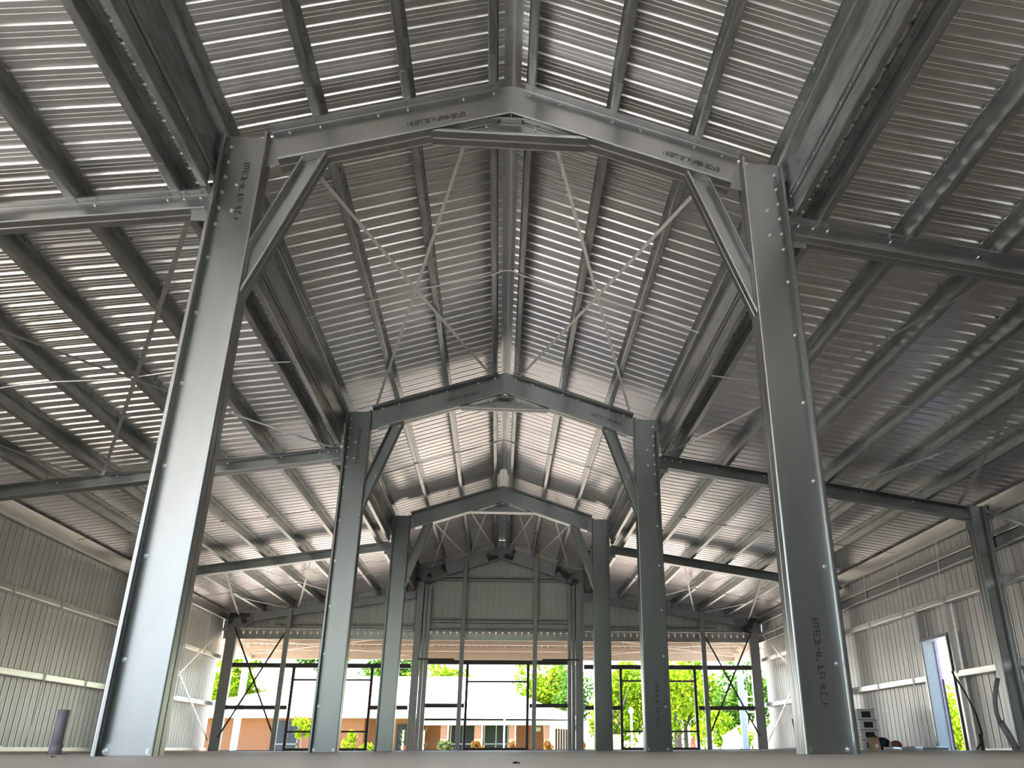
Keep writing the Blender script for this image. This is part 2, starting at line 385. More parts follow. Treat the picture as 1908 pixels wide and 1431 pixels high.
def apex_plate(i):
    y = FY[i] + .101
    pts = [(0, y, 5.70), (-.34, y, 5.60), (-.46, y, 5.92), (-.13, y, 6.065), (0, y, 6.10), (.13, y, 6.065), (.46, y, 5.92), (.34, y, 5.60)]
    o = MB().poly(pts, (0, 1, 0), .006).build('apex_plate', 'steel' if i == 0 else 'steelshade', None, (0, y, 5.85))
    tag(o, 'Flat apex plate joining both rafters at the top of the %s portal frame' % FN[i], 'plate', 'apex plates')
def apex_brace(i):
    st_ = 'steel' if i == 0 else 'steelshade'
    y = FY[i]
    t = thing('apex_brace', 'Short level brace under the apex of the %s portal frame' % FN[i], 'brace', (0, y + .1, 5.4), 'apex braces')
    pl = lambda s: (Vector((0, 0, 5.642)), Vector((s * SN, 0, 1)))
    for v, yy in ((-1, y + .098), (1, y + .104)):
        MB().prism(Cpro(.215, .1, .03), (0, yy, 5.395), (1, 0, 0), (0, 0, 1), (0, v, 0), pl(-1), pl(1)).build('channel', st_, t)
    if i < 2: bolts(t, [(-.235, y + .09, 5.55), (.235, y + .09, 5.55)], (0, -1, 0), .01)
def knee_brace(i, s):
    st_ = 'steel' if i == 0 else 'steelshade'
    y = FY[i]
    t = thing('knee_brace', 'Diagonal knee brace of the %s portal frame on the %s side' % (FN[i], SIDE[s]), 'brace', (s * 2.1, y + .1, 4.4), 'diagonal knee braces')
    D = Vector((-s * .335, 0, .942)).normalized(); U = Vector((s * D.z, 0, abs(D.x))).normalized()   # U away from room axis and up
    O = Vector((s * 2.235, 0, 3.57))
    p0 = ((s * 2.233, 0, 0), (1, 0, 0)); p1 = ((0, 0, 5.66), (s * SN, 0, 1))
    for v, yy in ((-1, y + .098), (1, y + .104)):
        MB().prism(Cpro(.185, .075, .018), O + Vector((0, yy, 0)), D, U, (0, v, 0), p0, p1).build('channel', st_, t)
    if i < 2: bolts(t, [O + D * 1.55 + U * .05 + Vector((0, y + .093, 0)), O + D * .6 + U * .05 + Vector((0, y + .093, 0))], (0, -1, 0), .01)
def aisle_rafter(i, s):
    st_ = 'steel' if i == 0 else 'steelshade'
    y = FY[i] + .01
    t = thing('aisle_rafter', '%s portal frame, low aisle rafter reaching to the wall on the %s side' % (FN[i].capitalize(), SIDE[s]), 'rafter', (s * 5.3, y + .09, 4.2), 'low aisle rafters')
    D = Vector((s, 0, -SA)).normalized(); U = Vector((s * SA, 0, 1)).normalized(); A = Vector((s * (XO + .03), 0, za(XO) - .213))
    for v, yy in ((-1, y + .088), (1, y + .094)):
        a = A + Vector((0, yy, 0)); MB().sweep(Cpro(.212, .088, .02), a, a + D * 5.32 * 1.011, U, (0, v, 0)).build('channel', st_, t)
    if i < 2: bolts(t, [A + D * k + U * .17 + Vector((0, y + .083, 0)) for k in (.06, .2, .34, .95, 1.8, 2.65, 3.5, 4.4)], (0, -1, 0), .01)
    MB().box(min(s * 2.636, s * 2.80), max(s * 2.636, s * 2.80), y + .089, y + .093, 4.33, 4.62).build('end_plate', 'dusty', t)
def wall_column(y, s, lab):
    t = thing('wall_column', lab, 'column', (s * 8.12, y + .1, 0), 'wall columns')
    for v, yy in ((-1, y + .098), (1, y + .104)):
        MB().sweep(Cpro(.30, .1, .025), (s * 7.98, yy, 0), (s * 7.98, yy, 3.86), (s, 0, 0), (0, v, 0)).build('channel', 'steelshade', t)
    MB().box(min(s * 7.9, s * 8.2), max(s * 7.9, s * 8.2), y + .1, y + .102, 3.45, 3.83).build('knee_plate', 'dusty', t)
    MB().box(min(s * 8.02, s * 8.24), max(s * 8.02, s * 8.24), y + .078, y + .094, .004, .07).build('base_cleat', 'steelshade', t)
    MB().box(min(s * 8.28, s * 8.40), max(s * 8.28, s * 8.40), y + .06, y + .14, 3.62, 3.86).build('purlin_cleat', 'dusty', t)
for i in range(3):
    for s in (-1, 1):
        nave_column(i, s); nave_rafter(i, s); knee_brace(i, s); aisle_rafter(i, s)
    apex_plate(i); apex_brace(i)
wall_column(FY[1], 1, 'Dark wall column standing just before the open doorway')
wall_column(FY[2], 1, 'Wall column beyond the open doorway, under the third portal frame rafter')
wall_column(FY[2], -1, 'Wall column on the pipe side under the third portal frame rafter')

# ------------------------------------------------------------------ purlins
def purlin(s, x, bay, zf, label, group, d=.2, screws=False, mat='purlin'):
    sl = SN if zf is zr else SA; l = math.sqrt(1 + sl * sl)
    U = Vector((s / l, 0, -sl / l)); V = Vector((s * sl / l, 0, 1 / l))
    y0, y1 = BY[bay]; z = zf(x) + .004
    t = thing('roof_purlin', label, 'purlin', (s * x, (y0 + y1) / 2, z), group)
    zm = MB().sweep(Zpro(d, .072, .018), (s * x, y0 + .01, z), (s * x, y1 - .01, z), U, V)
    if bay > 0:   # lap sleeve at the frame
        MB().sweep(Zpro(d, .074, .020), Vector((s * x, y0 - .45, z)) + V * -.003 + U * .004, Vector((s * x, y0 + .45, z)) + V * -.003 + U * .004, U, V).build('lap_splice', mat, t)
    if screws:
        y = y0 + .13
        while y < y1: 
            P = Vector((s * x, y, z)) + U * -.04 + V * (d - .004); zm.tube([P, P - V * .028], .006, 5); y += PITCH
    zm.build('z_section', mat, t)
NW = [.155, .965, 1.785]; AW = [2.91, 3.77, 4.63, 5.49, 6.35, 7.21]
for bay in range(4):
    for s in (-1, 1):
        for k, x in enumerate(NW):
            purlin(s, x, bay, zr, '%s nave purlin from the ridge on the %s slope, %s' % (ORD[k].capitalize(), SIDE[s], BAY[bay]), 'nave roof purlins', screws=bay < 2)
        purlin(s, 2.60, bay, zr, 'Nave eave purlin above the %s-side columns, %s' % (SIDE[s], BAY[bay]), 'nave eave purlins', screws=bay < 1)
        for k, x in enumerate(AW):
            if bay == 0 and k > 3: continue
            purlin(s, x, bay, za, '%s aisle purlin out from the nave, %s side, %s' % (ORD[k].capitalize(), SIDE[s], BAY[bay]), 'aisle roof purlins', screws=bay < 2 and k < 4)
        if bay > 0:
            y0, y1 = BY[bay]
            if bay == 1: y0 = y1 - 3.5 if s > 0 else y1 - 1.5
            t = MB().sweep(Cpro(.21, .09, .02), (s * 8.30, y0, 3.675), (s * 8.30, y1, 3.675), (0, 0, 1), (s, 0, 0)); t.box(min(s * 8.31, s * 8.44), max(s * 8.31, s * 8.44), y0, y1, 3.885, 3.94)
            o = t.build('eave_purlin', 'girt', None, (s * 8.35, (y0 + y1) / 2, 3.7)); tag(o, 'Wall-top eave purlin, %s side, %s' % (SIDE[s], BAY[bay]), 'purlin', 'wall-top eave purlins')

for bay in range(4):
    for s in (-1, 1):
        y0, y1 = BY[bay]
        mb = MB().sweep(Cpro(.185, .06, .018), (s * 2.678, y0 + .1, 4.63), (s * 2.678, y1 - .1, 4.63), (0, 0, 1), (s, 0, 0))
        mb.sweep(thick([Vector(p) for p in ((0, .04), (0, 0), (.03, 0))], .004), (s * 2.655, y0 + .1, 4.855), (s * 2.655, y1 - .1, 4.855), (s, 0, 0), (0, 0, 1))
        o = mb.build('head_purlin', 'purlin', None, (s * 2.7, (y0 + y1) / 2, 4.63)); tag(o, 'Aisle head channel tight against the nave columns, %s side, %s' % (SIDE[s], BAY[bay]), 'purlin', 'aisle head channels')
# ------------------------------------------------------------------ wall girts, straps on walls
GZ = {1.21: 'Lower', 2.52: 'Upper'}
for s in (-1, 1):
    for bay in (1, 2, 3):
        y0, y1 = BY[bay]
        if bay == 1:
            if s < 0: continue
            y0 = 11.5
        for z, nm in GZ.items():
            segs = [(y0, y1)]
            if s > 0 and bay == 2 and z < 2: segs = [(y0, 15.02), (16.10, y1)]
            for q, (a, b_) in enumerate(segs):
                mb = MB().sweep(Cpro(.15, .105, .02), (s * 8.285, a, z + .1), (s * 8.285, b_, z + .1), (s, 0, 0), (0, 0, -1) if False else (0, 0, 1))
                # channel lying on its web: inner flange upright facing the hall
                lab = '%s wall girt on the %s-side wall, %s' % (nm, SIDE[s], BAY[bay])
                if len(segs) == 2: lab = '%s wall girt on the doorway-side wall, %s the doorway' % (nm, ['from dark wall column to', 'running on beyond'][q])
                mb.v = []; mb.f = []
                mb.sweep(Cpro(.15, .115, .02), (s * 8.285, a, z), (s * 8.285, b_, z), (s, 0, 0), (0, 0, 1))
                mb.sweep([(0, 0), (.004, 0), (.004, .05), (0, .05)], (s * 8.281, a, z + .03), (s * 8.281, b_, z + .03), (s, 0, 0), (0, 0, 1))
                o = mb.build('wall_girt', 'girt', None, (s * 8.35, (a + b_) / 2, z)); tag(o, lab, 'girt', 'wall girts')
        if s > 0:
            mb = MB().sweep(Cpro(.15, .10, .02), (8.285, y0, 3.30), (8.285, y1, 3.30), (1, 0, 0), (0, 0, 1)); o = mb.build('wall_girt', 'girt', None, (8.35, (y0 + y1) / 2, 3.3)); tag(o, 'Topmost bright girt of the doorway-side wall, %s' % BAY[bay], 'girt', 'wall girts')
            mb = MB().sweep(Cpro(.175, .08, .02), (8.30, y0, 3.115), (8.30, y1, 3.115), (0, 0, 1), (1, 0, 0)); o = mb.build('lintel_channel', 'steel', None, (8.35, (y0 + y1) / 2, 3.1)); tag(o, 'Broad flat wall channel under the topmost girt, %s' % BAY[bay], 'channel', 'flat wall channels')
# sag straps
def wall_strap(s, pts, label, w=.042):
    o = MB().ribbon([(s * 8.268, y, z) for y, z in pts], w, (1, 0, 0)).build('wall_strap', 'straplit', None, (s * 8.272, pts[0][0], pts[0][1])); tag(o, label, 'strap', 'upright wall straps')
for s in (-1, 1):
    for k, yc in enumerate((14.92, 16.62, 18.27)):
        pts = [(yc - .1, 3.68), (yc - .05, 3.2), (yc + .01, 2.57), (yc + .0, 1.9), (yc - .01, 1.27), (yc - .06, .7), (yc - .16, .10)]
        if s > 0 and k == 0: pts = pts[:5]
        wall_strap(s, pts, '%s upright wall strap beyond the second portal frame, %s-side wall' % (ORD[k].capitalize(), SIDE[s]))
    for k, yc in enumerate((21.7, 23.3, 24.9)):
        wall_strap(s, [(yc - .08, 3.68), (yc, 2.57), (yc, 1.27), (yc - .12, .1)], '%s upright wall strap beyond the third portal frame, %s-side wall' % (ORD[k].capitalize(), SIDE[s]))
    for k, (a, b_) in enumerate((((26.4, 3.5), (20.0, .2)), ((20.0, 3.5), (26.5, .2)))):
        o = MB().ribbon([(s * 8.265, *a), (s * 8.265, *b_)], .05, (1, 0, 0)).build('wall_brace_strap', 'strap', None, (s * 8.265, 23.2, 1.8))
        tag(o, 'Diagonal wall brace strap %s towards the far end, %s-side wall' % (['rising', 'falling'][k], SIDE[s]), 'strap', 'wall brace straps')

# ------------------------------------------------------------------ roof bracing straps and bridging rods
def roof_strap(s, p, q, zf, label, w=.042, dz=-.012):
    n = 8; pts = []
    for k in range(n + 1):
        t = k / n; x = p[0] + (q[0] - p[0]) * t; y = p[1] + (q[1] - p[1]) * t
        pts.append((s * x, y, zf(x) + dz - .05 * math.sin(pi * t) * (1 if zf is za else .4)))
    sl = SN if zf is zr else SA
    o = MB().ribbon(pts, w, (s * sl, 0, 1)).build('bracing_strap', 'strap' if (zf is za and p[1] < 10) else 'straplit', None, pts[n // 2]); tag(o, label, 'strap', 'roof bracing straps')
for s in (-1, 1):
    S = SIDE[s]
    roof_strap(s, (2.12, 6.4), (.25, 13.0), zr, 'Nave bracing strap, %s slope, running from first frame eave to second frame ridge' % S)
    roof_strap(s, (.34, 6.4), (2.15, 12.95), zr, 'Nave bracing strap, %s slope, running from first frame ridge to second frame eave' % S)
    for (p, q, d) in (((1.95, 19.9), (1.12, 26.3), 'outer strap of the eave cross'), ((1.2, 19.9), (2.18, 26.4), 'inner strap of the eave cross'), ((1.0, 19.9), (.24, 26.4), 'outer strap of the ridge cross'), ((.22, 19.9), (1.0, 26.4), 'inner strap of the ridge cross')):
        roof_strap(s, p, q, zr, 'Nave bracing beyond the third frame, %s slope, %s' % (S, d), .04)
    xa, xb = ((2.85, 6.37), (6.45, 2.78)) if s < 0 else ((2.75, 5.55), (4.85, 2.68))
    if s < 0:
        roof_strap(s, (2.86, 6.4), (6.36, 13.05), za, 'Dark aisle bracing strap passing behind the first column, pipe side', .05)
        roof_strap(s, (6.4, 6.4), (2.80, 12.95), za, 'Aisle bracing strap rising to the second column top, pipe side', .045)
        roof_strap(s, (8.0, 6.4), (6.62, 13.0), za, 'Outer aisle bracing strap close to the wall, pipe side', .045)
    else:
        roof_strap(s, (4.85, 6.4), (2.72, 12.95), za, 'Aisle bracing strap rising to the second column top, doorway side', .045)
        roof_strap(s, (5.5, 6.4), (7.78, 13.0), za, 'Outer aisle bracing strap falling to the dark wall column, doorway side', .05)
        roof_strap(s, (7.6, 6.4), (5.85, 12.95), za, 'Outer aisle bracing strap crossing away from the dark wall column, doorway side', .045)
    for p, q, d in (((6.5, 19.9), (7.95, 26.4), 'falling to the end wall corner'), ((8.0, 19.9), (6.5, 26.4), 'rising to the end wall mullion'), ((6.1, 19.9), (4.4, 26.4), 'rising towards the nave'), ((4.5, 19.9), (6.2, 26.4), 'falling away from the nave')):
        roof_strap(s, p, q, za, 'Aisle bracing strap beyond the third frame, %s side, %s' % (S, d), .045)
for bay, yc in ((1, 9.68), (2, 16.45), (3, 23.1)):
    pts = [(x, yc + .04 * math.cos(x * 2), zr(x) - .008) for x in (-2.62, -2.2, -1.78, -1.3, -.96, -.5, -.2)] + [(-.08, yc, 6.065), (0, yc, 6.075), (.08, yc, 6.065)] + [(x, yc + .04 * math.cos(x * 2), zr(x) - .008) for x in (.2, .5, .96, 1.3, 1.78, 2.2, 2.62)]
    o = MB().tube(pts, .009, 6).build('bridging_rod', 'straplit', None, (0, yc, 6.07)); tag(o, 'Thin bridging rod bent over the ridge at mid nave, %s' % BAY[bay], 'rod', 'nave bridging rods')
    for s in (-1, 1):
        pts = [(s * x, yc + .05 * math.sin(3 * x), za(x) - .006) for x in (2.75, 3.3, 3.77, 4.2, 4.63, 5.05, 5.49, 5.9, 6.35, 6.8, 7.21, 7.7, 8.2)]
        o = MB().tube(pts, .008, 6).build('bridging_rod', 'strap', None, pts[0]); tag(o, 'Thin bridging rod across the aisle purlins, %s side, %s' % (SIDE[s], BAY[bay]), 'rod', 'aisle bridging rods')

# ------------------------------------------------------------------ end frame
E0 = FE
for s in (-1, 1):
    S = SIDE[s]
    t = thing('end_column', 'Dusty nave column of the far end frame, %s side' % S, 'column', (s * 2.5, E0, 0), 'far end nave columns')
    MB().sweep(Cpro(.22, .18, .02), (s * 2.40, E0, 0), (s * 2.40, E0, 4.95), (s, 0, 0), (0, 1, 0)).build('channel', 'dusty', t)
    MB().sweep(Cpro(.10, .15, .02), (s * 2.28, E0 + .06, 0), (s * 2.28, E0 + .06, 4.9), (s, 0, 0), (0, 1, 0)).build('channel', 'dusty', t)
    MB().sweep(Cpro(.12, .10, .02), (s * 2.14, E0 - .02, 0), (s * 2.14, E0 - .02, 4.75), (s, 0, 0), (0, 1, 0)).build('jamb_channel', 'dusty', t)
    yy = E0 - .03
    MB().poly([(s * 2.66, yy, 4.95), (s * 2.3, yy, 4.82), (s * 2.05, yy, 4.92), (s * 1.68, yy, 5.06), (s * 1.78, yy, 5.46), (s * 2.1, yy, 5.36), (s * 2.62, yy, 5.33)], (0, 1, 0), .02).build('knee_plate', 'dirty', t)
    t = thing('end_rafter', 'Pale dusty rafter of the far gable, %s side of the apex' % S, 'rafter', (s * 1.2, E0, 5.4), 'far gable rafters')
    D = Vector((s / LN, 0, -SN / LN)); U = Vector((s * SN / LN, 0, 1 / LN)); A = Vector((s * .004, E0, 5.668))
    MB().sweep(Cpro(.40, .1, .026), A, A + D * 2.2 * LN, U, (0, 1, 0)).build('channel', 'dusty', t)
    if s < 0: MB().poly([(0, E0 - .01, 5.69), (-.42, E0 - .01, 5.57), (-.52, E0 - .01, 5.87), (0, E0 - .01, 6.07), (.46, E0 - .01, 5.92), (.36, E0 - .01, 5.60)], (0, 1, 0), .008).build('apex_plate', 'dirty', t)
    t = thing('end_aisle_rafter', 'Low rafter of the far end frame over the %s-side aisle' % S, 'rafter', (s * 5.3, E0, 4.2), 'far end aisle rafters')
    D = Vector((s, 0, -SA)).normalized(); U = Vector((s * SA, 0, 1)).normalized(); A = Vector((s * 2.64, E0, za(2.64) - .24))
    MB().sweep(Cpro(.23, .09, .02), A, A + D * 5.4, U, (0, 1, 0)).build('channel', 'dusty', t)
    t = thing('wall_column', 'Corner wall column of the far end frame, %s side' % S, 'column', (s * 8.1, E0, 0), 'wall columns')
    MB().sweep(Cpro(.30, .16, .02), (s * 7.94, E0, 0), (s * 7.94, E0, 3.82), (s, 0, 0), (0, 1, 0)).build('channel', 'dusty', t)
    MB().poly([(s * 8.22, E0 - .02, 3.42), (s * 7.86, E0 - .02, 3.40), (s * 7.5, E0 - .02, 3.62), (s * 7.5, E0 - .02, 3.86), (s * 8.22, E0 - .02, 3.88)], (0, 1, 0), .02).build('knee_plate', 'dirty', t)
    # mullions
    t = thing('gable_mullion', 'Slim upright post in the middle of the far opening, %s side' % S, 'post', (s * 1.12, E0, 0), 'far end posts')
    MB().sweep(Cpro(.13, .1, .02), (s * 1.055, E0 - .12, 0), (s * 1.055, E0 - .12, 5.55), (s, 0, 0), (0, 1, 0)).build('channel', 'dusty', t)
    MB().box(min(s * 1.04, s * 1.2), max(s * 1.04, s * 1.2), E0 - .10, E0 - .03, 3.86, 3.92).build('splice_cleat', 'dusty', t)
    t = thing('gable_mullion', 'Slim upright post dividing the far aisle opening, %s side' % S, 'post', (s * 6.42, E0, 0), 'far end posts')
    MB().sweep(Cpro(.14, .1, .02), (s * 6.35, E0 - .12, 0), (s * 6.35, E0 - .12, 3.98), (s, 0, 0), (0, 1, 0)).build('channel', 'dusty', t)
    # aisle girts, header, rails
    for k, z in enumerate((3.57, 3.43)):
        o = MB().box(min(s * 2.7, s * 7.95) if k else min(s * 2.7, s * 6.9), max(s * 2.7, s * 7.95) if k else max(s * 2.7, s * 6.9), E0 + .10, E0 + .25, z, z + .06).build('gable_girt', 'dusty', None, (s * 5.3, E0 + .1, z)); tag(o, '%s ledge girt over the far aisle opening, %s side' % (['Upper', 'Lower'][k], S), 'girt', 'far gable girts')
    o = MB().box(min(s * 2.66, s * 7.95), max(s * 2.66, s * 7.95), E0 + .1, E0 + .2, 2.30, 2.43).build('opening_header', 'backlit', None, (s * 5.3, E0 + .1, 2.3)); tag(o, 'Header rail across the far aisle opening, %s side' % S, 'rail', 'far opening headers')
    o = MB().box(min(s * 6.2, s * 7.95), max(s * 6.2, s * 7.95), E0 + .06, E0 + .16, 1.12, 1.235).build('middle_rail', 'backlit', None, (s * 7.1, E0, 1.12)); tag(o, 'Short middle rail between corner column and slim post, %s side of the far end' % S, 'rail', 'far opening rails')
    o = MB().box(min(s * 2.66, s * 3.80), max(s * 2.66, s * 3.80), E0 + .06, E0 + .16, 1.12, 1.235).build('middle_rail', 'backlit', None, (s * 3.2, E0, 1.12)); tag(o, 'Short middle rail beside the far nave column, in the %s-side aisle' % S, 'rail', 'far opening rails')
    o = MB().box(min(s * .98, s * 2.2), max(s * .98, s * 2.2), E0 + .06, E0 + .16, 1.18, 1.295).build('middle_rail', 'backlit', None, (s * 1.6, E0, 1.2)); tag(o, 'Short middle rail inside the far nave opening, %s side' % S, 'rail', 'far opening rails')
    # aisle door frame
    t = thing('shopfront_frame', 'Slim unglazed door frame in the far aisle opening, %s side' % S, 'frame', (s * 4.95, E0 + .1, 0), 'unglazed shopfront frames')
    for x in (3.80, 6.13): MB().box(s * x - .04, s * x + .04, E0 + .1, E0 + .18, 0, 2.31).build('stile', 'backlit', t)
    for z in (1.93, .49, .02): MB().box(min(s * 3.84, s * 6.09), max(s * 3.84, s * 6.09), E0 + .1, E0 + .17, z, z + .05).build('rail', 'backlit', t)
    # straps in the end frame
    for k, (a, b_) in enumerate((((8.05, 3.42), (5.95, .1)), ((6.47, 3.5), (7.95, .42)) )):
        x1 = 6.3 if k == 0 else 7.95
        o = MB().ribbon([(s * (8.0 if k == 0 else 6.42), E0 - .06, 3.44), (s * (6.42 if k == 0 else 8.0), E0 - .06, .36)], .05, (0, 1, 0)).build('end_brace_strap', 'backlit', None, (s * 7.2, E0 - .06, 1.9)); tag(o, 'Brace strap in the far corner opening, %s side, %s the column' % (S, ['falling from', 'rising away from the foot of'][1 - k] if False else ['hung from the top of', 'tied to the foot of'][k]), 'strap', 'far end brace straps')
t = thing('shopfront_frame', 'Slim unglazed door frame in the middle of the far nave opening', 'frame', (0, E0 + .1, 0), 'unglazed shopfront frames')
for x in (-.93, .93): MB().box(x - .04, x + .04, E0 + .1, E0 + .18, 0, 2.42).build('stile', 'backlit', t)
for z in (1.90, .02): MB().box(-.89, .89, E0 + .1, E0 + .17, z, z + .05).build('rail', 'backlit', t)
o = MB().box(-2.25, 2.25, E0 + .1, E0 + .2, 2.42, 2.55).build('opening_header', 'backlit', None, (0, E0 + .1, 2.4)); tag(o, 'Header rail across the far nave opening', 'rail', 'far opening headers')
for x0, x1, w in ((-2.45, -1.35, 'pipe'), (1.35, 2.5, 'doorway')):
    o = MB().box(x0, x1, E0 - .08, E0 - .02, 2.535, 2.575).build('header_angle', 'backlit', None, ((x0 + x1) / 2, E0, 2.53)); tag(o, 'Thin angle laid along the nave header, %s side' % w, 'angle', 'header angles')
for z, nm, x1 in ((5.06, 'Topmost', 2.0), (4.96, 'Second', 2.0), (3.76, 'Third', 2.14), (3.66, 'Fourth', 2.14), (3.48, 'Fifth', 2.14), (3.38, 'Lowest', 2.14)):
    o = MB().box(-x1, x1, E0 + .10, E0 + .26, z, z + .055).build('gable_girt', 'dusty', None, (0, E0 + .1, z)); tag(o, '%s ledge girt crossing the nave gable wall' % nm, 'girt', 'far gable girts')
# fascia with daylight gaps above it
mb = MB().box(-8.4, 8.4, E0 + .24, E0 + .27, 3.14, 3.285)
x = -8.4
while x < 8.4: mb.box(x, min(x + PITCH - .05, 8.4), E0 + .24, E0 + .27, 3.285, 3.385); x += PITCH
struct('trim_4', mb, 'steel', 'fascia strip over the far opening with a row of daylight dots')
mb = MB().box(-7.95, 7.95, E0 + .1, E0 + .2, 0, .02); struct('sill_far', mb, 'backlit')
# hanging light, orange cord
t = thing('dome_light', 'Small white dome light under the ridge near the far gable', 'light', (0, 25, 5.95))
mb = MB()
prof = [(0.0, .03), (.05, .028), (.085, .01), (.09, -.02), (0.0, -.022)]; n = 16; vs = []
for r, z in prof:
    for k in range(n): vs.append((r * math.cos(2 * pi * k / n), 25 + r * math.sin(2 * pi * k / n), 5.97 + z))
mb.add(vs, [(i * n + k, i * n + (k + 1) % n, (i + 1) * n + (k + 1) % n, (i + 1) * n + k) for i in range(4) for k in range(n)]); mb.build('shade', 'white', t, smooth=True)
MB().tube([(0, 25, 6.0), (0, 25, 6.30)], .008, 6).build('stem', 'black', t)
o = MB().tube([(1.13, 24.4, 5.72), (1.19, 25.2, 5.3), (1.22, 25.9, 4.9), (1.24, 26.2, 4.3), (1.23, 26.22, 4.0), (1.25, 26.2, 3.85)], .012, 6).build('hanging_cord', 'orange', None, (1.2, 26, 4.5)); tag(o, 'Thin orange cord dangling from the roof before the far gable', 'cord')

# ------------------------------------------------------------------ doorway in the right wall
t = bpy.data.objects.new('door_1', None); COL.objects.link(t); t.location = (8.36, 15.55, 0); t['kind'] = 'structure'; t['label'] = 'open doorway with pale jamb in the ribbed wall'; t['category'] = 'door'
MB().box(8.27, 8.54, 16.00, 16.04, -.02, 1.97).build('door_jamb', 'jamb', t)
MB().box(8.50, 8.56, 15.975, 16.00, -.02, 1.97).build('door_seal', 'lilac', t)
MB().box(8.545, 8.57, 15.96, 15.985, -.02, 1.25).build('dark_strip', 'black', t)  # narrow dark strip beside the lilac one, lower part only
MB().box(8.26, 8.54, 15.02, 16.08, 1.94, 2.0).build('door_head', 'jamb', t)
MB().box(8.27, 8.54, 15.06, 15.10, -.02, 1.97).build('door_jamb', 'girt', t)
for k, yv in enumerate((14.98, 16.06)):
    o = MB().sweep(Cpro(.15, .07, .015), (8.28, yv, 0), (8.28, yv, 2.56), (1, 0, 0), (0, 1 if k else -1, 0)).build('door_stud', 'girt' if k == 0 else 'steel', None, (8.35, yv, 0)); tag(o, 'Upright door stud %s the open doorway' % ['on the dark wall column side of', 'on the far side of'][k], 'stud', 'door studs')

# ------------------------------------------------------------------ small things on the floor
o = None
t = thing('floor_pipe', 'Grey plastic pipe standing up from the floor before the ribbed wall', 'pipe', (-4.2, 9.0, 0))
MB().tube([(-4.20, 9.0, 0), (-4.20, 9.0, .40)], .053, 18).build('pipe_body', 'pvc', t, smooth=True)
MB().tube([(-4.20, 9.0, 0), (-4.20, 9.0, .085)], .058, 18).build('coupling', 'pvc', t, smooth=True)
BX = [('top box of the stack, dark panel on its front', .585, .79, 7.53), ('middle box of the stack by the ribbed wall', .39, .585, 7.555), ('third box down, behind the brown paper bag', .20, .39, 7.56), ('bottom box of the stack, half hidden by clutter', .0, .20, 7.56)]
for lab, z0, z1, x0 in BX:
    t = thing('carton', 'White carton, %s' % lab, 'box', (x0 + .19, 17.95, z0), 'white cartons')
    MB().box(x0, x0 + .38, 17.8, 18.1, z0 + .004, z1 - .012).build('carton_body', 'white', t)
    MB().box(x0 - .01, x0 + .39, 17.79, 18.11, z1 - .012, z1).build('lid_flap', 'cardboard', t)
    MB().box(x0 + .09, x0 + .28, 17.794, 17.80, z0 + .04, z1 - .045).build('printed_panel', 'black', t)
    mb = MB()
    for q in range(3):
        for r in range(2): mb.box(x0 - .003, x0, 17.84 + q * .08, 17.88 + q * .08, z0 + .05 + r * .06, z0 + .075 + r * .06)
    mb.build('printed_marks', 'pvc', t)
t = thing('paper_bag', 'Brown paper bag with a pale label beside the cartons', 'bag', (7.45, 17.0, 0))
mb = MB().add([(7.38, 16.93, 0), (7.56, 16.93, 0), (7.56, 17.07, 0), (7.38, 17.07, 0), (7.33, 16.90, .2), (7.52, 16.9, .22), (7.50, 17.05, .25), (7.34, 17.04, .23)], [(3, 2, 1, 0), (0, 1, 5, 4), (1, 2, 6, 5), (2, 3, 7, 6), (3, 0, 4, 7)]); mb.build('bag_body', 'cardboard', t)
MB().box(7.44, 7.50, 16.915, 16.925, .05, .15).build('bag_label', 'white', t)
t = thing('leather_bag', 'Rounded reddish brown bag lying by the ribbed wall', 'bag', (7.88, 17, 0))
MB().ball((7.9, 17, .09), .11, 14, 8, (1.1, .8, .8)).build('bag_body', 'brownbag', t, smooth=True); MB().ball((7.775, 16.98, .09), .055, 10, 6, (.5, .9, 1.3)).build('pale_flap', 'cream', t, smooth=True)
o = MB().ball((7.68, 17.15, .12), .16, 12, 8, (1.1, .7, .75)).ball((7.55, 17.2, .2), .09, 10, 6).build('black_sack', 'black', None, (7.66, 17.15, 0), smooth=True); tag(o, 'Slumped black plastic sack between the paper bag and brown bag', 'sack')
for k, (x0, x1, y) in enumerate(((7.15, 7.45, 15.9), (7.30, 7.75, 15.5), (7.5, 7.95, 15.1))):
    o = MB().tube([(x0, y, .030), ((x0 + x1) / 2, y - .05, .036), (x1, y, .030)], .030, 10).build('metal_offcut', 'trimwhite', None, (x0, y, 0)); tag(o, 'Curved shiny metal offcut on the floor, %s to the open doorway' % ['furthest from the wall', 'between the other two', 'next to the wall'][k], 'offcut', 'metal offcuts')
o = MB().add([(6.1, 20.9, .004), (7.9, 20.6, .02), (8.2, 19.4, .03), (6.6, 19.1, .006), (7.1, 20.0, .06)], [(0, 1, 4), (1, 2, 4), (2, 3, 4), (3, 0, 4)]).build('plastic_sheet', 'white', None, (7, 20, 0)); tag(o, 'Pale crumpled plastic sheet on the floor along the far ribbed wall', 'sheet')
o = MB().tube([(7.05, 20.3, .0), (6.98, 20.3, .68)], .016, 8).build('black_rod', 'black', None, (7.05, 20.3, 0)); tag(o, 'Thin black rod leaning upright on the pale plastic sheet', 'rod')
t = thing('conduit_pipe', 'Bent grey conduit rising from the floor beside the dark wall column', 'pipe', (7.9, 12.6, 0))
MB().tube([(7.78, 12.72, 0), (7.72, 12.75, .2), (7.62, 12.75, .40)], .05, 12).build('sleeve', 'pvc', t, smooth=True)
MB().tube([(7.62, 12.75, .38), (7.59, 12.75, .52), (7.60, 12.75, .68), (7.66, 12.75, .88), (7.72, 12.75, 1.02)], .034, 12).build('conduit', 'pvc', t, smooth=True)
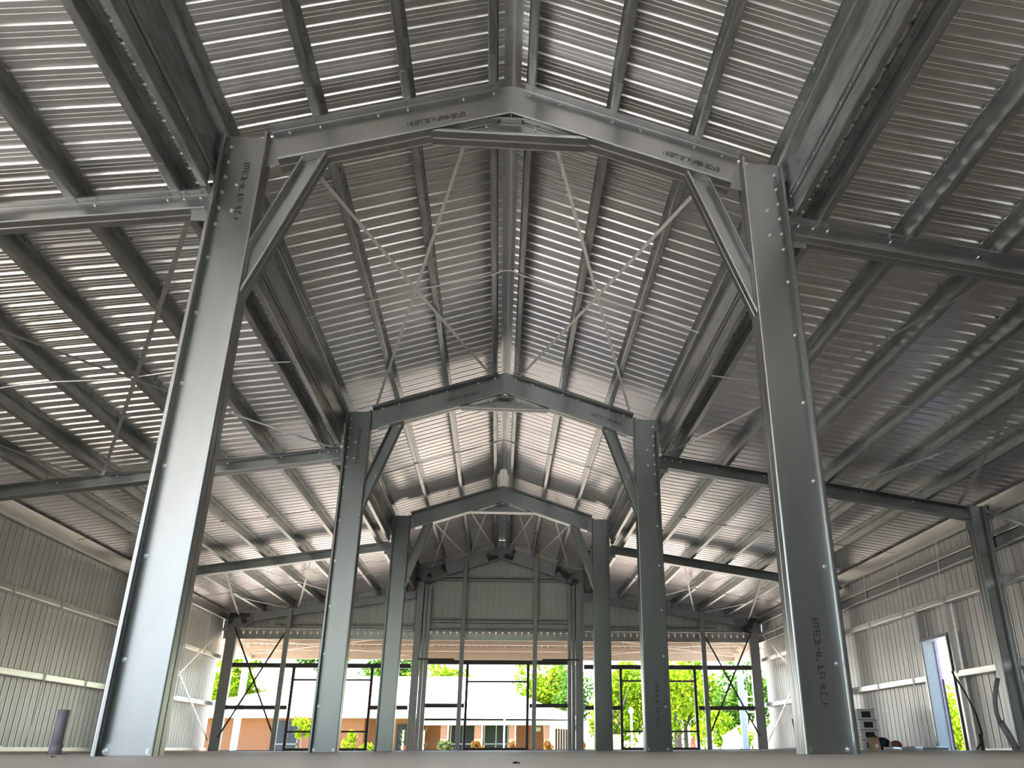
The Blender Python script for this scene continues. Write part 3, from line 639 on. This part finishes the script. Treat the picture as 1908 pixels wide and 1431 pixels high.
o = MB().tube([(7.98, 14.55, 1.27), (8.02, 14.3, .9), (8.03, 14.1, .55), (8.0, 13.98, .25), (7.95, 14.0, .1), (7.93, 14.1, .02)], .014, 8).tube([(7.98, 14.0, 0), (7.98, 14.0, .25)], .03, 8).build('black_cable', 'black', None, (7.98, 14, 0)); tag(o, 'Black cable drooping from the girt to a stub by the doorway', 'cable')
o = MB().ribbon([(7.80, 12.6, 3.66), (8.7, 12.55, 3.12)], .05, (0, 1, 0)).build('fly_strap', 'strap', None, (8.2, 12.6, 3.4)) if False else None
wb = MB().ribbon([(8.26, 13.0, 3.75), (8.26, 9.4, 1.9)], .05, (1, 0, 0)).build('wall_brace_strap', 'strap', None, (8.26, 12, 3.3)); tag(wb, 'Diagonal wall brace strap just before the dark wall column', 'strap', 'wall brace straps')

for x, y, r, lab in ((-2.52, 5.43, .008, 'Tiny dark chip on the floor before the pale first column'), (.107, 2.58, .007, 'Tiny dark chip on the floor straight below the ridge, close to the camera')):
    mb = MB().ball((x, y, r * .45), r, 7, 4, (1.3, .8, .45)); mb.ball((x + r * 1.5, y + r, r * .3), r * .6, 6, 4, (1, 1, .5))
    o = mb.build('floor_chip', 'black', None, (x, y, 0)); tag(o, lab, 'chip')
# ------------------------------------------------------------------ awning beyond the far end
t = thing('awning', 'Open metal awning outside the far opening on pale posts', 'awning', (0, 29.3, -.06))
zaw = lambda y: 3.50 - .15 * (y - 26.8)
mb = MB(); pts = corrug(-9.6, 9.6); vs = [(x, y, zaw(y) + h) for y in (26.8, 29.7) for x, h in pts]; n = len(pts); mb.add(vs, [(i, i + 1, n + i + 1, n + i) for i in range(n - 1)]); mb.build('roof_sheet', 'cream', t)
for y in (27.2, 28.0, 28.8): MB().sweep(Cpro(.15, .07, .018), (-9.5, y, zaw(y) - .16), (9.5, y, zaw(y) - .16), (0, 0, 1), (0, 1, 0)).build('purlin', 'cream', t)
MB().sweep(Cpro(.26, .09, .02), (-9.5, 29.5, zaw(29.5) - .26), (9.5, 29.5, zaw(29.5) - .26), (0, 0, 1), (0, 1, 0)).build('front_beam', 'cream', t)
for x in (-8.25, -2.6, 2.6, 8.25): MB().sweep(Cpro(.2, .07, .018), (x, 26.75, zaw(26.75) - .36), (x, 29.5, zaw(29.5) - .36), (0, 0, 1), (1, 0, 0)).build('outrigger', 'cream', t)
for x in (-8.35, 8.35): MB().box(x - .09, x + .09, 29.2, 29.38, -.06, zaw(29.3) - .30).build('post', 'paleblue', t)
for s in (-1, 1):
    MB().ribbon([(s * 8.6, 27.0, zaw(27) - .18), (s * 3.0, 29.4, zaw(29.4) - .18)], .05, (0, 0, 1)).build('strap', 'white', t)
    MB().ribbon([(s * 3.0, 27.0, zaw(27) - .18), (s * 8.6, 29.4, zaw(29.4) - .18)], .05, (0, 0, 1)).build('strap', 'white', t)

# ------------------------------------------------------------------ brick building across the yard
G = -.8
t = thing('brick_building', 'Low orange brick building with a broad pale hipped roof and porch', 'building', (-5, 52, G))
mb = MB().box(-19, -7.38, 50, 60, G, 1.72); mb.box(-7.38, -4.3, 51.2, 60, G, 1.72); mb.box(-4.4, 2.75, 52.2, 60, G, 1.6); mb.build('wall', 'brick', t)
mb = MB().add([(-20.2, 49.4, 1.72), (4.95, 49.4, 1.56), (4.95, 62, 1.6), (-20.2, 62, 1.72), (-9.2, 56.5, 4.34), (-2.0, 56.5, 4.36)], [(0, 1, 5, 4), (1, 2, 5), (2, 3, 4, 5), (3, 0, 4), (0, 3, 2, 1)]); mb.build('roof', 'roofwhite', t)
MB().box(-20.2, -4.3, 49.35, 49.42, 1.62, 1.78).build('eave_fascia', 'white', t)
MB().box(-4.4, 5.05, 49.6, 49.7, 1.26, 1.50).build('porch_fascia', 'white', t); MB().box(-4.4, 5.05, 49.7, 52.2, 1.42, 1.48).build('porch_ceiling', 'cream', t)
for x0, x1 in ((-3.12, -2.72), (-1.25, -.83), (.68, 1.02), (2.66, 2.98)):
    p_ = MB().box(x0, x1, 49.75, 50.1, G, 1.3).build('porch_pillar', 'brickpale', t)
    MB().box(x1 - .02, x1 + .05, 49.7, 49.76, G, 1.3).build('downpipe', 'white', t)
for x0, x1, y, z1 in ((-12.35, -10.9, 50, 1.5), (-2.7, -1.2, 52.2, 1.3), (-.75, .68, 52.2, 1.3)):
    w = MB().box(x0, x1, y - .05, y + .02, -.7, z1).build('window', 'darkglass', t)
    mb = MB().box(x0, x1, y - .09, y - .05, .28, .34).box(x0, x0 + .06, y - .09, y - .05, -.7, z1).box(x1 - .06, x1, y - .09, y - .05, -.7, z1).box((x0 + x1) / 2 - .03, (x0 + x1) / 2 + .03, y - .09, y - .05, -.7, z1); mb.build('window_frame', 'pvc' if y < 51 else 'paleblue', w)
dd = MB().box(-5.7, -5.05, 51.12, 51.22, G, 1.35).build('door', 'darkglass', t); MB().box(-5.3, -5.1, 51.08, 51.12, -.3, .25).build('door_sign', 'red', dd)
MB().box(2.3, 2.56, 52.12, 52.2, .98, 1.2).build('wall_plaque', 'white', t)
MB().box(-4.35, 4.7, 49.55, 49.6, 1.60, 1.66).build('gutter', 'pvc', t)
mb = MB()
for k in range(9): mb.box(3.36 + k * .15, 3.48 + k * .15, 51.0, 51.05, G, 1.12 - .012 * k)
o = mb.build('timber_fence', 'timber', None, (3.9, 51, G)); tag(o, 'Brown upright-board timber fence at the end of the brick porch', 'fence')
t = thing('flagpole', 'Thin white flagpole in front of the brick porch', 'pole', (.36, 40, G)); MB().tube([(.36, 40, G), (.34, 40, 1.3)], .035, 8).build('pole', 'white', t); MB().tube([(.34, 40, 1.3), (.34, 40, 2.0)], .02, 8).build('pole_tip', 'pvc', t)
# low brick entrance sign
t = thing('brick_sign_wall', 'Low curved brick sign wall with white letters among the trees', 'sign', (5.2, 42, G))
mb = MB(); prof = [(4.1, G), (6.0, G), (6.0, .66), (4.7, .66), (4.62, .45), (4.5, .2), (4.3, .02), (4.1, -.05)]
mb.poly([(x, 42, z) for x, z in prof], (0, 1, 0), .3); mb.build('wall_panel', 'brickpale', t)
mb = MB()
for x in (5.50, 5.62, 5.74): mb.box(x, x + .035, 41.82, 41.85, .38, .52)
mb.box(5.50, 5.775, 41.82, 41.85, .52, .56); mb.build('white_letters', 'white', t)
# street furniture and tall things
t = thing('lamp_post', 'White park lamp post with a globe before the trees', 'lamp', (6.14, 40, G)); MB().tube([(6.14, 40, G), (6.14, 40, 1.5)], .05, 8).build('post', 'white', t); MB().ball((6.14, 40, 1.62), .13, 12, 8).build('globe', 'white', t, smooth=True); MB().tube([(6.14, 40, 1.73), (6.14, 40, 1.80)], [.09, .02], 8).build('cap', 'white', t)
t = thing('traffic_cone', 'Red traffic cone beside the tree trunk outside', 'cone', (10.06, 45, G)); MB().tube([(10.06, 45, -.1), (10.06, 45, .58)], [.2, .05], 12).build('cone_body', 'red', t); MB().box(9.8, 10.3, 44.8, 45.2, G, -.1).build('cone_base', 'red', t)
t = thing('utility_pole', 'Tall utility pole with crossarms beyond the far corner', 'pole', (12.9, 45, G)); MB().tube([(12.8, 45, G), (13.05, 45, 2.85)], .09, 8).build('pole', 'cream', t)
for z in (2.5, 2.2, 1.75): MB().box(12.6, 13.45, 44.95, 45.02, z, z + .06).build('crossarm', 'cream', t)
t = thing('garden_shed', 'Small white steep-gabled shed among the far trees', 'shed', (12.0, 45.5, G)); MB().poly([(11.68, 45.3, G), (12.4, 45.3, G), (12.4, 45.3, .05), (12.05, 45.3, .8), (11.68, 45.3, .05)], (0, 1, 0), .8).build('shed_wall', 'white', t); MB().obox((12.05, 45.3, .82), (12.48, 45.3, -.02), .9, .04, (0, 1, 0)).build('shed_roof', 'roofwhite', t)

# ------------------------------------------------------------------ plants
def crown_mb(c, rad, n, size, rng, hollow=.55, blobs=9):
    mb = MB(); cs = []
    for k in range(blobs):
        d = Vector((rng.gauss(0, 1), rng.gauss(0, 1), rng.gauss(0, .8))).normalized() * rng.uniform(.3, .72); cs.append((d, rng.uniform(.32, .55)))
    for k in range(n):
        d0, r0 = rng.choice(cs); d = Vector((rng.gauss(0, 1), rng.gauss(0, 1), rng.gauss(0, 1))).normalized() * r0 * rng.uniform(hollow, 1.0) + d0
        P = Vector((c[0] + d.x * rad[0], c[1] + d.y * rad[1], c[2] + d.z * rad[2]))
        a = Vector((rng.gauss(0, 1), rng.gauss(0, 1), rng.gauss(0, 1))).normalized(); b_ = a.cross(Vector((rng.gauss(0, 1), rng.gauss(0, 1), rng.gauss(0, 1)))).normalized(); s_ = size * rng.uniform(.6, 1.3)
        mb.add([P - a * s_, P + b_ * s_ * .5, P + a * s_, P - b_ * s_ * .5], [(0, 1, 2, 3)])
    return mb
def tree(label, x, y, cz, rad, mat, n=1500, size=.28, trunk=.18, seed=1, lean=0):
    rng = random.Random(seed)
    t = thing('leafy_tree', label, 'tree', (x, y, G), 'trees outside')
    mb = MB().tube([(x - lean, y, G), (x - lean * .5, y, (cz + G) / 2), (x, y, cz)], [trunk, trunk * .8, trunk * .4], 8)
    for k in range(5):
        a = 2 * pi * k / 5 + rng.random(); mb.tube([(x - lean * .3, y, cz - rad[2] * .6), (x + math.cos(a) * rad[0] * .5, y + math.sin(a) * rad[1] * .5, cz + rad[2] * rng.uniform(-.1, .4))], [trunk * .4, trunk * .12], 6)
    mb.build('trunk', 'bark', t)
    crown_mb((x, y, cz), rad, int(n * 1.7), size * .68, rng).build('crown', mat, t)
tree('Dark leafy tree showing between the gable post and far nave column', -9.2, 78, 6.8, (3.4, 3, 3.0), 'leaf2', 1500, .32, seed=3)
tree('Bright tree rising over the far roof corner on the pipe side', -18.4, 65, 4.6, (3.6, 3, 3.1), 'leaf1', 1700, .30, seed=4)
tree('Pale small tree low behind the far roof edge on the pipe side', -23.0, 72, 2.4, (2.4, 2, 1.9), 'leaf1', 700, .26, seed=5)
tree('Leaning bare-trunked tree behind the brick roof on the pipe side', -14.2, 74, 7.6, (3.8, 3, 2.6), 'leaf2', 1300, .30, trunk=.3, seed=6, lean=-2.0)
tree('Broad bright tree behind the brick roof ridge', -4.6, 71, 4.3, (4.6, 3, 2.9), 'leaf1', 2600, .30, seed=7)
tree('Lower bright tree trailing down the roof slope', -.9, 65, 2.7, (2.2, 2.4, 1.9), 'leaf1', 1000, .26, seed=8)
tree('Tall bright tree beyond the porch end', 3.4, 67.5, 4.4, (2.3, 2.2, 3.4), 'leaf1', 1900, .26, seed=9)
tree('Deep green tree beside the far nave column', 5.3, 62.5, 3.5, (1.6, 1.6, 2.9), 'leaf2', 1300, .24, seed=10)
tree('Yellow-green tree behind the brick sign wall', 7.4, 56, 2.6, (2.2, 2, 3.2), 'leaf1', 2000, .24, seed=11)
tree('Large tree with a pale trunk near the traffic cone', 9.5, 46, 3.1, (2.0, 1.8, 2.2), 'leaf1', 2300, .20, trunk=.22, seed=12)
tree('Dense bright tree behind the lamp post', 10.6, 60, 2.8, (2.9, 1.8, 3.4), 'leaf1', 2200, .26, seed=13)
tree('Bright tree filling the far corner opening', 13.9, 64.5, 3.6, (3.0, 2, 3.8), 'leaf1', 2400, .26, seed=14)
tree('Dark green tree behind the utility pole', 16.9, 59, 3.2, (2.6, 2, 3.4), 'leaf2', 1800, .26, seed=15)
tree('Low yellow-green tree behind the small shed', 13.6, 52, .9, (2.4, 1.5, 1.5), 'leaf1', 1200, .2, seed=16)
tree('Sunny tree seen through the open doorway', 15.9, 28.6, .95, (2.6, 2.4, 1.75), 'leaf1', 2600, .16, seed=17)
def shrub(label, x, y, z0, z1, r, mat, seed, name='garden_shrub', n=500, size=.09, stem=False):
    rng = random.Random(seed); t = thing(name, label, 'shrub', (x, y, G), 'garden shrubs')
    crown_mb((x, y, (z0 + z1) / 2), (r, r, (z1 - z0) / 2 * 1.1), n, size, rng, .3).build('foliage', mat, t)
    MB().tube([(x, y, G), (x, y, (z0 + z1) / 2)], .04, 6).build('stem', 'bark', t)
shrub('Round clipped bright green topiary tree before the brick wall', -8.98, 42, .38, 1.42, .58, 'leaf1', 21, n=1100, size=.09)
shrub('Tall light green bush beside the topiary', -6.75, 42, -.2, .9, .36, 'leaf1', 22, n=450)
shrub('Low round yellow-green bush at the brick corner', -6.05, 42, -.25, .45, .46, 'leaf1', 23, n=600)
shrub('Grey-green bush under the brick porch', -2.5, 42, -.3, .52, .5, 'leaf3', 24, n=650)
shrub('Wide pinkish croton bush before the porch window', -.8, 42, -.3, .46, .42, 'leaf4', 25, n=520)
shrub('Small croton bush beside the flagpole', .74, 42, -.3, .38, .24, 'leaf4', 26, n=260)
shrub('Reddish croton bush near the porch end', 2.4, 42, -.3, .42, .3, 'leaf4', 27, n=320)
shrub('Small reddish bush against the brick sign wall', 4.05, 41.5, -.4, .45, .2, 'leaf4', 28, n=220)
for lab, x in (('Spiky yucca close to the brick building door', -4.35), ('Spiky yucca just past the far nave column', -3.4)):
    rng = random.Random(int(x * 100)); t = thing('spiky_yucca', lab, 'plant', (x, 42, G), 'spiky yuccas'); mb = MB()
    for k in range(34):
        a = rng.random() * 2 * pi; z0 = rng.uniform(-.1, .8); e = rng.uniform(.2, 1.1); L = rng.uniform(.3, .45)
        d = Vector((math.cos(a) * math.cos(e), math.sin(a) * math.cos(e), math.sin(e))); P = Vector((x, 42, z0)); w = d.cross(Vector((0, 0, 1))).normalized() * .03
        mb.add([P - w, P + w, P + d * L], [(0, 1, 2)])
    mb.build('leaves', 'leaf3', t); MB().tube([(x, 42, G), (x, 42, .85)], .05, 6).build('stem', 'cream', t)

# ------------------------------------------------------------------ camera
cam = bpy.data.cameras.new('camera'); co = bpy.data.objects.new('camera', cam); COL.objects.link(co)
yaw, pit, rol = .0830, .4141, -.0023
fw = Vector((math.sin(yaw) * math.cos(pit), math.cos(yaw) * math.cos(pit), math.sin(pit))); rt = Vector((math.cos(yaw), -math.sin(yaw), 0)); up = rt.cross(fw)
r2 = rt * math.cos(rol) + up * math.sin(rol); u2 = up * math.cos(rol) - rt * math.sin(rol)
R = Matrix((r2, u2, -fw)).transposed().to_4x4()
co.matrix_world = Matrix.Translation((.0543, 0, .0388)) @ R
cam.sensor_fit = 'HORIZONTAL'; cam.sensor_width = 36; cam.lens = 1521.82 / 1908 * 36
cam.shift_x = (954 - 1063.21) / 1908; cam.shift_y = (726.39 - 715.5) / 1908
cam.clip_start = .01; cam.clip_end = 400
SC.camera = co

# ------------------------------------------------------------------ light
w = bpy.data.worlds.new('sky'); SC.world = w; w.use_nodes = True; nt = w.node_tree
sky = nt.nodes.new('ShaderNodeTexSky'); sky.sky_type = 'NISHITA'; sky.sun_disc = False; sky.sun_elevation = math.radians(62); sky.sun_rotation = math.radians(230); sky.dust_density = 1.0; sky.air_density = 1.2
nt.links.new(sky.outputs[0], nt.nodes['Background'].inputs[0]); nt.nodes['Background'].inputs[1].default_value = .24
sl = bpy.data.lights.new('sun', 'SUN'); so = bpy.data.objects.new('sun', sl); COL.objects.link(so); sl.energy = 9.0; sl.angle = .009; sl.color = (1, .96, .90)
so.rotation_euler = Vector((.42, .35, -1.05)).to_track_quat('-Z', 'Y').to_euler(); so.location = (-20, -20, 30)
SC.view_settings.view_transform = 'Standard'; SC.view_settings.look = 'None'; SC.view_settings.exposure = 1.72
SC.cycles.max_bounces = 14; SC.cycles.glossy_bounces = 10; SC.cycles.diffuse_bounces = 6; SC.cycles.sample_clamp_indirect = 8
